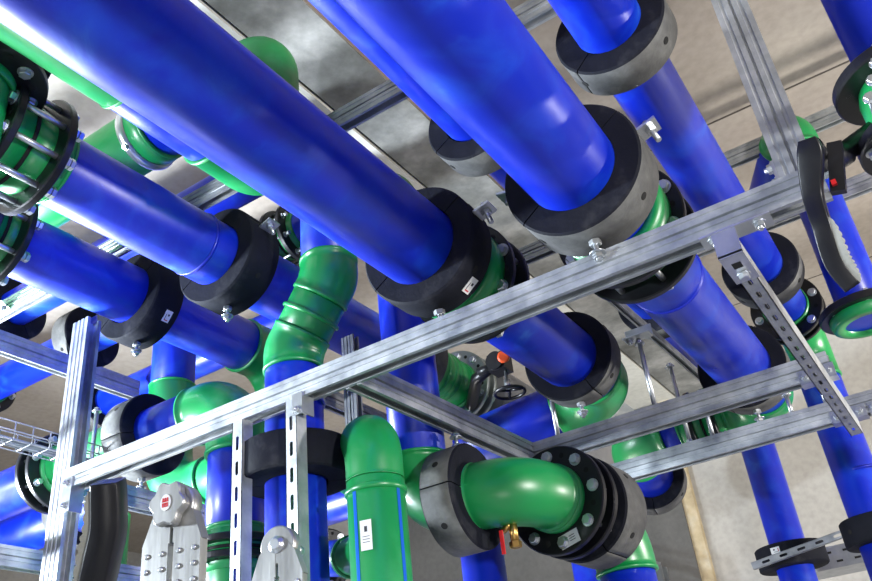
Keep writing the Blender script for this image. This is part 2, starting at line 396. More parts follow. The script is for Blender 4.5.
run('thick blue pipe at top centre passing behind the long channel with scuff marks below it', [(-.506, -.7, 2.892), (-.63, 4.18, 3.078), (-1.36, 4.18, 3.06), (-1.455, 4.72, 3.0)], .125, R=.17,
    cols=['blue', [(.33, 'green'), (.36, 'blue'), (.45, 'green'), (None, 'blue')], 'blue'])
_r = [o for o in C.objects if o.type == 'EMPTY'][-1]; ridge(_r, (-.588, 2.56, 3.016), Y, .125)
collar('largest black foam ring, around the thick pipe at top centre', (-.570, 1.83, 2.989), V((-.025, 1, .038)), .125, .195, .15, bolt=(.0, .0, -1), split=.6, plates=[((-1, 0, .25), (.1, 0, -1)), ((1, 0, .3), (-.2, 0, -1))])
joint('bolted black flange pair behind the largest foam ring, half hidden by the long channel', (-.580, 2.19, 3.003), V((-.025, 1, .038)), .125, .2, gap=.13, n=8, br=.019, phase=.35, back=0, fl=.09, fr=1.3)
collar('black foam ring around the scuffed lower end of the top centre pipe', (-.617, 3.66, 3.058), V((-.025, 1, .038)), .125, .187, .13, bolt=(0, 0, -1), split=1.0)
joint('small black flange pair with green between, seen in the gap between two channels', (-.95, 4.18, 3.06), X, .12, .17, gap=.11, n=6, br=.013)
collar('black foam ring low in the shade right of the flanged elbow', (-1.455, 4.68, 3.005), V((-.1, .54, -.06)), .125, .19, .11, split=1.5)

run('blue pipe at top right of centre dropping at a green elbow down the right edge', [(-.345, -.7, 3.43), (-.42, 4.507, 3.49), (-.375, 4.507, -.02)], .1, R=.17, sock=.1)
_v9 = [o for o in C.objects if o.type == 'EMPTY'][-1]
ridge(_v9, (-.375, 4.507, 2.72), Z, .1)
collar('black foam ring near the top edge right of centre', (-.382, 1.88, 3.46), Y, .1, .168, .12, split=.75)
collar('black foam ring behind the hanging slotted channel', (-.408, 3.65, 3.48), Y, .1, .168, .12, split=1.2)
joint('black bolted flange above the green elbow at the right', (-.415, 4.16, 3.486), Y, .1, .17, gap=.07, n=6, br=.017)
collar('black foam ring at the right edge near the bottom', (-.385, 4.507, 2.44), Z, .1, .175, .12, split=1.49, side='foam')

run('pale blue pipe tucked behind the left side of the thick top centre pipe', [(-.885, -.7, 3.47), (-.93, 5.0, 3.52)], .1)
collar('black foam ring left of the thick top centre pipe below the rear channel', (-.908, 1.98, 3.49), Y, .1, .168, .12, split=.5)
collar('black foam ring behind the scuffed pipe, right under the long channel', (-.919, 3.65, 3.512), Y, .1, .168, .12, split=1.2)

run('second blue pipe from the left with a weld bead before its foam ring', [(-2.10, 1.2, 3.48), (-2.045, 3.42, 3.44), (-2.045, 3.6, 3.44)], .125, cols=[[(.035, 'green'), (1.93, 'blue'), (None, 'green')], 'green'])
_l1 = [o for o in C.objects if o.type == 'EMPTY'][-1]
ridge(_l1, (-2.083, 1.83, 3.469), Y, .125)
collar('black foam ring on the second pipe from the left', (-2.077, 2.0, 3.465), Y, .125, .2, .15, bolt=(0, 0, -1), split=.5, side='foam', plates=[((1, 0, .35), (-.2, 0, -1))])
joint('large black flange pair with long bolts at the left edge', (-2.09, 1.075, 3.47), Y, .125, .205, gap=.17, n=10, br=.02, phase=.1, back=.01)
joint('black flange pair with upright bolts at the left edge, above the larger pair', (-1.99, .88, 3.60), Z, .11, .205, gap=.12, n=8, br=.018, phase=.3)
run('short green upright cut off by the left edge', [(-1.99, .88, 3.3), (-1.99, .88, 4.3)], .105, cols=['green'])

run('blue pipe at the left edge with a green elbow, lowest of the big left pipes', [(-2.68, 1.30, 3.56), (-2.66, 2.95, 3.56), (-2.66, 2.95, -.02)], .125, R=.19, sock=.1)
collar('black foam ring with a sticker on the third big left pipe', (-2.68, 2.07, 3.56), Y, .125, .2, .14, bolt=(0, 0, -1), split=.6, sticker=(5.6, .02), side='foam')
joint('dark bolted flange pair at the left edge below the larger one', (-2.68, 1.36, 3.56), Y, .125, .205, gap=.12, n=8, br=.02, phase=.0, back=.01)

run('slim pipe between two big left pipes, green then blue then green', [(-1.59, -.7, 3.46), (-1.59, 1.71, 3.46), (-1.59, 1.71, 4.05), (-2.1, 1.75, 4.05)], .1, R=.13, sock=.16,
    cols=[[(1.80, 'green'), (None, 'blue')], 'blue', 'green'])
run('hidden cross pipe with a banded green joint, beyond the slim pipe', [(-3.6, 1.66, 3.95), (-2.16, 1.66, 3.95), (-1.85, 1.66, 3.95)], .122, cols=['green', 'blue'])
_c = thing('pipe_clamp', 'bright clamp band on the hidden green joint at upper left', 'pipe clamp', (-2.16, 1.66, 3.81))
bm = nb(); lathe(bm, V((-2.20, 1.66, 3.95)), X, [(-.02, .124), (-.02, .136), (-.006, .142), (.006, .142), (.02, .136), (.02, .124)], 64, closed=True); obj('band', bm, 'zinc', _c)
bm = nb(); lathe(bm, V((-2.15, 1.66, 3.95)), X, [(-.03, .124), (-.03, .133), (.03, .133), (.04, .124)], 64, closed=True); obj('green_rim', bm, 'green', _c)
bm = nb(); bolt_bm(bm, V((-2.20, 1.57, 3.84)), V((0, -1, -1)), .012); obj('bolt', bm, 'zinc', _c)

# ------------------------------------------------------------------ cross pipes on the left
LXz = 3.05
run('pale lit cross pipe at lower left turning down at a big green elbow', [(-6.4, 2.3, LXz), (-2.315, 2.3, LXz), (-2.315, 2.3, -.02)], .112, R=.19, sock=.05, er=1.08,
    cols=[[(2.86, 'blue'), (3.46, 'green'), (None, 'blue')], [(.53, 'blue'), (.9, 'green'), (None, 'green')]])
joint('white lit flange pair left of the upright channel', (-3.47, 2.3, LXz), X, .112, .18, gap=.075, n=8, br=.014)
collar('foam ring left of the big green elbow, above the long channel', (-2.87, 2.3, LXz), X, .112, .18, .13, bolt=(0, 0, -1), split=2.9)
joint('black flange on the blue upright just below the big green elbow', (-2.315, 2.3, 2.43), Z, .112, .165, gap=.06, n=6, br=.013)
_ = rod('thin upright rod beside the foam ring at left', (-2.97, 2.12, 2.76), (-2.97, 2.12, 3.16))
run('blue cross pipe high at far left above the tray', [(-4.95, 2.75, 4.13), (-1.9, 2.75, 4.13)], .1)
joint('dark flange at the left edge below the cross pipe', (-5.0, 2.75, 4.13), X, .1, .17, gap=.06, n=6, br=.016)
joint('green and black flange pair glimpsed behind the big upper left pipe', (-2.42, 2.75, 4.13), X, .1, .165, gap=.11, n=8, br=.012)
collar('black foam ring left of the upright channel at far left', (-4.03, 2.75, 4.13), X, .1, .19, .13, bolt=(0, 0, -1), split=1)
run('blue cross pipe glimpsed between the two big left pipes', [(-4.9, 2.27, 4.13), (-2.2, 2.27, 4.13)], .1)
collar('black foam ring under the third big left pipe, nearest the left edge', (-4.05, 2.27, 4.13), X, .1, .185, .13, bolt=(0, 0, -1), split=1)
run('blue cross pipe low behind the sloping left channel', [(-4.75, 3.27, 4.03), (-2.6, 3.27, 4.03)], .1)
collar('black foam ring behind the upright channel, below the others at far left', (-4.53, 3.27, 4.03), X, .1, .18, .11, split=1)
run('pale blue pipe end at the lower left edge below the lit cross pipe', [(-6.4, 3.1, 3.24), (-4.2, 3.1, 3.24)], .125)
collar('pale lit foam ring at the lower left edge', (-4.42, 3.1, 3.24), X, .125, .2, .12, split=1)
run('blue upright with a green elbow behind the big green elbow at left', [(-3.48, 2.95, 4.4), (-3.48, 2.95, 3.07), (-2.81, 2.95, 3.07)], .12, R=.24, sock=.1, cols=[[(.70, 'blue'), (None, 'green')], 'green'])
run('green upright low behind the aluminium ladder', [(-3.55, 2.7, -.02), (-3.55, 2.7, 2.95)], .075, cols=['green'])
collar('thin black ring on the green upright behind the ladder', (-3.55, 2.7, 2.66), Z, .078, .13, .04, hole=False)
collar('lower thin black ring on the green upright behind the ladder', (-3.55, 2.7, 2.54), Z, .078, .13, .04, hole=False)
run('blue pipe piece at the bottom left corner', [(-6.2, 2.9, 2.62), (-3.8, 2.9, 2.62)], .1)

# ------------------------------------------------------------------ uprights
v2 = run('blue upright with a slanting green offset at the centre left', [(-1.78, 2.03, -.02), (-1.78, 2.03, 2.975), (-1.615, 2.04, 3.21), (-1.615, 2.04, 3.89), (-1.85, 2.3, 3.89)], .098, R=.12, sock=.04, cols=['blue', 'green', 'blue', 'green'], rim=.002)
ridge(v2, (-1.70, 2.035, 3.09), V((.165, .01, .235)), .103, 'green', name='weld_bead'); ridge(v2, (-1.78, 2.03, 2.77), Z, .1)
collar('black foam ring on the centre left upright between the slotted channels', (-1.775, 2.03, 2.56), Z, .1, .185, .12, split=.94, side='foam')
run('green upright with two blue stripes and a white sticker', [(-1.465, 2.03, -.02), (-1.465, 2.03, 2.585), (-1.74, 2.30, 2.585)], .088, R=.12, sock=.04, cols=['green', 'green'], group=None, er=1.0, rim=.0)
v4 = [o for o in C.objects if o.type == 'EMPTY'][-1]
for a in (-1.74, -.12):
    bm = nb(); lathe(bm, V((-1.465, 2.03, 1.0)), Z, [(0, .0885), (1.38, .0885), (1.38, .0895), (0, .0895)], 400, closed=True, a0=PI/2-a-.07, a1=PI/2-a+.07); obj('blue_stripe', bm, 'stripe', v4)
ridge(v4, (-1.465, 2.03, 2.39), Z, .09, 'green', .01, .006); ridge(v4, (-1.465, 2.03, 2.09), Z, .09, 'green', .01, .006)
bm = nb(); e = V((math.cos(-1.35), math.sin(-1.35), 0)); t = e.cross(Z); obox(bm, V((-1.465, 2.03, 2.245))+e*.0905, e, t, Z, .002, .035, .085); sp = obj('sticker', bm, 'white', v4)
bm = nb(); obox(bm, V((-1.465, 2.03, 2.262))+e*.0917, e, t, Z, .001, .009, .016)
for q in (-.004, -.012, -.02): obox(bm, V((-1.465, 2.03, 2.245+q))+e*.0917, e, t, Z, .001, .022, .0015)
obj('printing', bm, 'ink', sp)
run('small green tee branch with a blue stub left of the striped green upright', [(-1.48, 2.04, 2.24), (-1.70, 2.20, 2.275), (-2.15, 2.50, 2.40)], .06, R=.03, sock=.01, cols=['green', 'blue'])
_f = thing('flanged_joint', 'small black bolted flange on the tee branch left of the striped upright', 'pipe flange', (-1.9, 2.33, 2.25), 'bolted pipe flanges')
flange(_f, (-1.915, 2.335, 2.335), V((-.45, .30, .12)), .062, .10, .025, 8, .010, face=-1)
run('blue cross pipe glimpsed between the ringed upright and the striped green one', [(-2.5, 3.0, 2.77), (-1.75, 3.0, 2.77)], .08)
run('blue upright at centre dropping into a green bend that turns twice to the flanges', [(-1.9, 2.6, 3.86), (-1.567, 2.44, 3.86), (-1.567, 2.44, 2.44), (-1.185, 2.44, 2.425), (-1.12, 3.06, 2.395), (-1.10, 3.07, -.02)], .1, R=.165, sock=.028,
    cols=['green', 'blue', 'green', 'green', 'blue'], er=1.09)
collar('black foam ring left of the glossy green bend at bottom centre', (-1.405, 2.44, 2.435), X, .108, .178, .12, bolt=(0, 0, 1), split=3.2)
joint('black bolted flange pair right of the glossy green bend with a white sticker', (-1.158, 2.69, 2.413), V((.065, .62, -.03)), .105, .185, gap=.075, n=8, br=.017, phase=.05, sticker=-1.35)
collar('black foam ring behind the flange pair at bottom centre', (-1.138, 2.87, 2.405), V((.065, .62, -.03)), .105, .185, .15, split=2.0)
run('blue upright below the foam ring at bottom centre', [(-1.56, 2.80, -.02), (-1.56, 2.80, 2.42)], .08)
run('narrow blue upright left of the lower right green elbow', [(-2.12, 5.1, -.02), (-2.12, 5.1, 3.1)], .085)
run('blue upright with the ringed support against the pale back wall', [(-.948, 5.27, -.02), (-.948, 5.27, 3.55), (-1.6, 5.27, 3.55)], .1, R=.17)
collar('black foam ring with a white sticker on the upright at lower right', (-.948, 5.27, 2.545), Z, .1, .19, .12, split=1.39, side='foam', sticker=(3.35, .02))
v11 = run('blue pipe with a light green elbow at the upper right beside the post', [(-.088, 3.80, 3.155), (-.088, 3.80, 4.27), (-.4, 4.5, 4.27)], .1, R=.15, sock=.03)
_g = thing('flanged_joint', 'black ring flange with an open green stub at the right edge', 'pipe flange', (-.085, 3.8, 3.1), None)
flange(_g, (-.085, 3.8, 3.20), -Z, .105, .19, .035, 6, .018, face=-1, slots=False)
bm = nb(); lathe(bm, V((-.085, 3.8, 3.20)), -Z, [(0, .101), (0, .155), (.03, .155), (.055, .148), (.06, .14), (.06, .101)], 56, closed=True); obj('green_stub', bm, 'green', _g)

# valve at the right edge
v10 = run('blue upright at the top right corner', [(.215, 1.87, 2.93), (.215, 1.87, 4.3)], .08)
vv = thing('butterfly_valve', 'black valve at the right edge on the top right upright', 'valve', (.215, 1.87, 2.6))
flange(vv, (.215, 1.87, 2.905), Z, .085, .15, .03, 6, .016, face=1, slots=False)
flange(vv, (.215, 1.87, 2.74), Z, .085, .15, .03, 6, .016, face=-1, slots=False)
bm = nb(); lathe(bm, V((.215, 1.87, 2.77)), Z, [(0, .06), (0, .1), (.02, .105), (.1, .105), (.12, .1), (.12, .06)], 40, closed=True); obj('valve_body', bm, 'green', vv)
bm = nb(); sweep(bm, [(.13, 1.86, 2.80), (.05, 1.83, 2.755), (.045, 1.829, 2.752), (-.015, 1.79, 2.715)], [.024, .024, .03, .03], 28); obj('valve_shaft', bm, 'black', vv)
for q in (0, 1, 2):
    bm = nb(); bolt_bm(bm, V((.13+.02*q, 1.74, 2.80+.04*q)), V((0, -1, 0)), .012, shank=.1); obj('bolt', bm, 'zinc', vv)
run('blue pipe below the valve at the right edge', [(.215, 1.87, -.02), (.215, 1.87, 2.735)], .08)

def lever(label, pts, widths, face, th, name='lever_handle', teeth=True, side=1):
    """curved pressed handle: pts along it, widths across; face = normal of the broad side"""
    pts = [V(p) for p in pts]; face = V(face).normalized(); root = thing(name, label, 'lever handle', pts[-1] if pts[-1].z < pts[0].z else pts[0], None)
    # resample
    P = []; W = []
    K = 24
    def cr(a, b, c, d, t): return .5*((2*b)+(c-a)*t+(2*a-5*b+4*c-d)*t*t+(3*b-a-3*c+d)*t*t*t)
    n = len(pts)
    for i in range(n-1):
        for k in range(K//(n-1)+1):
            t = k/(K//(n-1)+1); g = lambda L, j: L[max(0, min(n-1, j))]
            P.append(cr(g(pts, i-1), pts[i], pts[i+1], g(pts, i+2), t)); W.append(cr(g(widths, i-1), widths[i], widths[i+1], g(widths, i+2), t))
    P.append(pts[-1]); W.append(widths[-1])
    bm = nb(); secs = []
    for i, p in enumerate(P):
        d = (P[min(i+1, len(P)-1)]-P[max(i-1, 0)]).normalized(); s = d.cross(face).normalized(); f = s.cross(d).normalized(); w = W[i]/2
        c = [(-w, -th/2), (-w*.85, -th*.62), (w*.85, -th*.62), (w, -th/2), (w, th/2), (w*.85, th*.55), (-w*.85, th*.55), (-w, th/2)]
        secs.append([bm.verts.new(p+s*a+f*b) for a, b in c])
    for a, b in zip(secs, secs[1:]):
        for k in range(8): fc = bm.faces.new((a[k], a[(k+1) % 8], b[(k+1) % 8], b[k])); fc.smooth = True
    bm.faces.new(secs[0]); bm.faces.new(secs[-1]); obj('grip', bm, 'black', root)
    if teeth:
        bm = nb(); rows = []
        L = len(P); i0, i1 = int(L*teeth[0]), int(L*teeth[1]); M_ = 60
        for j in range(M_+1):
            q = i0+(i1-i0)*j/M_; i = min(int(q), L-2); t = q-i; p = P[i].lerp(P[i+1], t); w = W[i]*(1-t)+W[i+1]*t
            d = (P[i+1]-P[max(i-1, 0)]).normalized(); s = d.cross(face).normalized()*side; f = -(d.cross(face).normalized()).cross(d)*-1
            env = math.sin(PI*j/M_)**.6; amp = teeth[2]*(env)+.004*abs(math.sin(j*PI/5))*env
            e0, e1 = w/2-.004, w/2+amp
            rows.append([bm.verts.new(p+s*a+f*b) for a, b in ((e0, -th*.2), (e1, -th*.2), (e1, th*.45), (e0, th*.45))])
        for a, b in zip(rows, rows[1:]):
            for k in range(4): bm.faces.new((a[k], a[(k+1) % 4], b[(k+1) % 4], b[k]))
        bm.faces.new(rows[0]); bm.faces.new(rows[-1]); obj('serrated_edge', bm, 'rubber', root)
    return root
lv = lever('curved black lever handle hanging over the right end of the long channel', [(-.014, 1.64, 2.695), (-.020, 1.65, 2.665), (-.045, 1.69, 2.60), (-.052, 1.70, 2.52), (-.058, 1.74, 2.455), (-.043, 1.77, 2.405)],
           [.035, .050, .040, .036, .036, .034], (-.2, -1, -.35), .02, teeth=(.55, .97, .014), side=-1)
bm = nb(); sweep(bm, [(.0, 1.80, 2.72), (-.01, 1.66, 2.69)], .02, 20); obj('pivot', bm, 'black', lv)
bm = nb(); obox(bm, V((.016, 1.72, 2.655)), V((.25, 0, .97)), V((.97, 0, -.25)), Y, .12, .03, .02); obj('locking_bar', bm, 'black', lv)
bm = nb(); obox(bm, V((.0, 1.71, 2.615)), X, Y, Z, .010, .016, .012); obj('red_latch', bm, 'red', lv)
lv2 = lever('black lever handle cut by the right edge below the open flange', [(.02, 3.72, 3.12), (.0, 3.70, 3.02), (.0, 3.70, 2.92), (.03, 3.72, 2.80)], [.05, .06, .06, .05], (0, -1, -.3), .025, teeth=None)
lv3 = lever('large black lever handle with a pale serrated edge at bottom left', [(-1.330, .99, 2.165), (-1.337, 1.0, 2.14), (-1.355, 1.02, 2.086), (-1.385, 1.035, 2.035), (-1.425, 1.055, 1.97), (-1.46, 1.07, 1.86)],
            [.048, .05, .05, .05, .048, .045], (.75, -1, -.25), .068, teeth=(.1, .85, .012), side=1)
run('low blue upright carrying the bottom left lever, below the picture', [(-1.43, 1.0, -.02), (-1.43, 1.0, 1.66)], .06)
bm = nb(); box(bm, (-1.44, .97, 1.65), (-1.39, 1.03, 1.74)); obj('lever_hub', bm, 'black', lv3)

# ------------------------------------------------------------------ valve with hand wheel behind
joint('steel bolted flange behind the centre blue upright', (-2.045, 3.66, 3.44), Y, .12, .2, gap=.07, n=10, m='steelring', br=.017, phase=.1)
collar('black foam ring behind the centre blue upright', (-2.045, 3.17, 3.44), Y, .125, .19, .16, split=1)
run('grey insulated pipe behind the hand wheel', [(-2.045, 3.78, 3.44), (-2.045, 6.2, 3.44)], .21, cols=['grey'])
hw = thing('gate_valve_drive', 'black valve gearbox with an orange cap and a small hand wheel', 'valve', (-1.62, 3.3, 3.1))
bm = nb()
bv = [V((-1.613, 3.3, 3.31))]
obox(bm, bv[0], X, Y, Z, .085, .09, .085); lathe(bm, bv[0], X, [(-.12, .02), (-.042, .022)], 20); lathe(bm, bv[0]-Y*.04, -Y, [(0, .045), (.02, .045)], 28)
obj('gearbox', bm, 'black', hw)
bm = nb(); lathe(bm, bv[0]+X*.03+V((.02, -.055, 0)), V((.5, -1, -.1)), [(0, .030), (.012, .028), (.014, .02)], 28); obj('orange_cap', bm, 'orange', hw)
bm = nb(); lathe(bm, V((-1.59, 3.3, 3.28)), -Z, [(0, .008), (.06, .008), (.06, .016), (.115, .016)], 16); obj('stem', bm, 'zinc', hw)
bm = nb()
cw = V((-1.585, 3.3, 3.155)); ring = [cw+V((math.cos(2*PI*k/40), math.sin(2*PI*k/40), 0))*.070 for k in range(41)]; sweep(bm, ring, .008, 10)
for k in range(3): sweep(bm, [cw+Z*.012, cw+V((math.cos(2.1*k), math.sin(2.1*k), 0))*.06], .007, 8)
obj('hand_wheel', bm, 'black', hw)
bm = nb(); sweep(bm, [(-2.0, 3.66, 3.30), (-1.78, 3.36, 3.31), (-1.66, 3.3, 3.31)], [.03, .03, .025], 16); obj('drive_neck', bm, 'black', hw)

# brass drain valve
dv = thing('drain_valve', 'brass drain valve with a red handle under the glossy green bend', 'valve', (-1.25, 2.46, 2.24))
bm = nb(); sweep(bm, [(-1.245, 2.46, 2.34), (-1.245, 2.46, 2.25)], [.014, .014], 16); sweep(bm, [(-1.245, 2.46, 2.325), (-1.28, 2.45, 2.30)], .011, 14); hexa(bm, V((-1.245, 2.46, 2.262)), -Z, .02, .02); obj('valve_body', bm, 'brass', dv)
bm = nb(); obox(bm, V((-1.275, 2.43, 2.262)), X, Y, Z, .012, .006, .075); obj('red_handle', bm, 'red', dv)

# ------------------------------------------------------------------ steel frame
channel('long galvanised channel crossing the whole picture from lower left to right', (-2.74, 1.875, 2.727), (-.015, 1.875, 2.727), Z, .060, .076)
channel('wide double channel post rising to the top edge at right', (-.063, 1.895, 2.765), (-.063, 1.895, 3.70), X, .046, .084)
channel('bright upright channel at the far left', (-2.79, 1.90, 0), (-2.79, 1.90, 3.43), X, .065, .095)
channel('rear channel high under the ceiling seen behind the top pipes', (-4.6, 1.90, 3.745), (.9, 1.90, 3.745), Z, .046, .08)
channel('rear cross channel glimpsed between the two big foam rings', (-1.9, 3.0, 3.62), (-.6, 3.0, 3.62), Z, .046, .07, m='galvd')
channel('rear cross channel at the right above the valve', (-1.2, 3.96, 4.32), (2.2, 3.96, 4.32), Z, .046, .09)
channel('rear cross channel at the right behind the lever handle', (-.85, 3.96, 3.89), (2.2, 3.96, 3.89), Z, .046, .09)
channel('upper of the two channels sloping up to the right under the foam rings', (-1.40, 3.02, 2.727), (-.23, 3.02, 2.727), Z, .056, .085)
channel('lower of the two channels sloping up to the right, reaching the right edge', (-1.34, 3.545, 2.727), (.35, 3.545, 2.727), Z, .056, .085)
channel('channel sloping down to the right from the long channel to the flanged bend', (-1.43, 1.90, 2.727), (-1.40, 2.99, 2.727), Z, .056, .085)
slotted('dark slotted channel hanging across the right pipes', (-.262, 1.86, 2.65), (-.268, 3.54, 2.65), -Z, .044, .058, slot=(.038, .010), pitch=.085, m='galv')
slotted('slotted upright hanging left, beside the blue upright', (-1.858, 1.868, 0), (-1.858, 1.868, 2.69), -Y, .046, .045, slot=(.046, .013), pitch=.082)
slotted('slotted upright hanging in front of the ringed blue upright', (-1.633, 1.868, 0), (-1.633, 1.868, 2.69), -Y, .046, .045, slot=(.046, .013), pitch=.082)
channel('blue tinted channel crossing behind the upright at far left', (-4.0, 1.2, 3.90), (-4.0, 3.12, 3.90), Z, .05, .12)
channel('dark double channel low behind the ladder hinge', (-2.83, 1.93, 2.755), (-2.83, 3.4, 2.755), Z, .05, .085)
channel('short dark channel behind the ringed upright, left of the small post', (-1.99, 2.25, 3.0), (-1.99, 3.2, 3.0), Z, .04, .075, m='galvd')
channel('small upright channel behind the slanting channel', (-1.885, 2.50, 2.2), (-1.885, 2.50, 3.25), X, .04, .06, m='galvd')
channel('channel at the bottom left edge below the pale pipes', (-3.0, 1.0, 2.50), (-3.0, 2.6, 2.50), Z, .05, .075)
channel('dusty channel running away in the gap left of the scuffed pipe', (-.95, 2.9, 3.31), (-.92, 4.6, 3.31), Z, .03, .035, m='galvd')
_b = bracket('bracket plate joining the long channel and the hanging slotted one', (-.235, 1.862, 2.684), X, V((0, -.15, -1)), L=.17, w=.05, L2=.008)
bm = nb(); box(bm, (-.291, 1.838, 2.614), (-.233, 1.845, 2.69)); box(bm, (-.291, 1.838, 2.612), (-.233, 1.99, 2.619)); obj('cover_plate', bm, 'zinc', _b)
bm = nb(); bolt_bm(bm, V((-.262, 1.95, 2.612)), -Z, .014); obj('bolt', bm, 'zinc', _b)
bm = nb(); box(bm, (-.273, 1.88, 2.6112), (-.251, 1.91, 2.612)); obj('square_hole', bm, 'gap', _b)
bracket('end bracket of the upper sloping channel at the right', (-.28, 2.995, 2.70), X, V((0, -1, 0)), L=.12, w=.05)
bracket('end bracket of the lower channel where the slotted one ends', (-.27, 3.515, 2.70), X, V((0, -1, 0)), L=.13, w=.05)
bracket('end bracket right of the slotted channel on the lower channel', (-.14, 3.515, 2.70), X, V((0, -1, 0)), L=.11, w=.05)
bracket('angle bracket under the left end of the long channel', (-2.70, 1.842, 2.66), Z, V((0, -1, 0)), L=.13, w=.05)
bracket('small bracket above the slotted upright in front of the blue upright', (-1.60, 1.842, 2.665), Z, V((0, -1, 0)), L=.07, w=.04, bolts=1)
bracket('bracket at the foot of the double channel post', (-.108, 1.90, 2.81), Z, V((-1, 0, 0)), L=.07, w=.03, L2=.01)
bracket('small bracket plate hanging by the third big left pipe', (-3.42, 1.86, 3.72), X, V((0, -.5, -1)), L=.14, w=.07)
rod('threaded rod dropping to the upper sloping channel left of the foam ring', (-1.27, 3.02, 2.74), (-1.27, 3.02, 3.06), nuts=(0, .98))
rod('threaded rod right of the foam ring, ending on the upper sloping channel', (-.86, 3.02, 2.76), (-.86, 3.02, 3.06), nuts=(0, .95))
rod('thin threaded rod near the channel in the gap', (-.90, 3.545, 2.78), (-.90, 3.545, 3.14), nuts=(0, 1))
rod('short threaded rod under the scuffed pipe on the upper channel', (-.47, 3.545, 2.75), (-.47, 3.545, 2.86), nuts=(0, 1))
rod('short rod between the two sloping channels in front of the small flanges', (-.80, 3.545, 2.74), (-.80, 3.545, 2.98), nuts=(0, 1))
rod('short bright rod behind the hanging slotted channel', (-.335, 3.545, 2.75), (-.335, 3.545, 2.9), nuts=(0, 1))
bracket('clamp plate at the top of the rod right of the foam ring', (-.86, 3.02, 3.07), X, -Z, L=.11, w=.06, bolts=1)

# lower right details
slotted('slotted bar across the ringed upright at lower right', (-1.12, 5.04, 2.50), (-.42, 5.04, 2.59), V((0, -1, -.1)), .04, .035, slot=(.045, .014), pitch=.1, m='galvd')
tr = thing('perforated_tray', 'perforated metal tray at the bottom right corner', 'cable tray', (-.5, 5.9, 2.5))
bm = nb(); box(bm, (-.95, 5.6, 2.50), (.6, 5.61, 2.62)); box(bm, (-.95, 5.6, 2.495), (.6, 5.9, 2.50)); box(bm, (-.95, 5.89, 2.50), (.6, 5.9, 2.62)); obj('tray_body', bm, 'tray', tr)
for i in range(14):
    for j in (0, 1):
        bm = nb(); obox(bm, V((-.85+.1*i+.05*j, 5.5985, 2.53+.055*j)), X, Y, Z, .035, .002, .012); obj('perforation', bm, 'gap', tr)
tr['kind'] = 'thing'; del tr['kind']
fr = thing('tube_frame', 'grey tube frame standing at the back wall left of the yellow strip', 'tube frame', (-2.3, 6.7, 0))
bm = nb()
for yy in (6.6, 6.72): sweep(bm, [(-2.16, yy, 0), (-2.16, yy, 2.93), ], .03, 16)
obj('upright_tube', bm, 'tubing', fr)
bm = nb()
for q in (0, .13): sweep(bm, [(-2.75, 6.45, 3.13-q), (-2.16, 6.66, 2.93-q)], .035, 16)
obj('cross_tube', bm, 'tubing', fr)

# wire tray at the left
wt = thing('wire_cable_tray', 'wire mesh cable tray at the left edge passing behind the upright channel', 'cable tray', (-3.0, 1.9, 2.95), None)
bm = nb()
y0, y1 = 1.5, 2.16
for (dx, dz) in ((-.05, .07), (-.05, .035), (-.05, 0), (0, 0), (.05, 0), (.05, .035), (.05, .07)):
    sweep(bm, [(-2.95+dx, y0, 2.90+dz), (-2.95+dx, y1, 2.90+dz)], .0028, 8)
obj('long_wire', bm, 'tray', wt)
for dx in (-.03, -.01, .01, .03):
    bm = nb(); sweep(bm, [(-2.95+dx, y0, 2.91), (-2.95+dx, y1+.05, 2.91)], .006, 8); obj('laid_cable', bm, 'tubing', wt)
for k in range(int((y1-y0)/.075)+1):
    yy = y0+.075*k; bw = nb(); sweep(bw, [(-3.0, yy, 2.97), (-3.0, yy, 2.90), (-2.90, yy, 2.90), (-2.90, yy, 2.97)], .0028, 8); obj('cross_wire', bw, 'tray', wt)

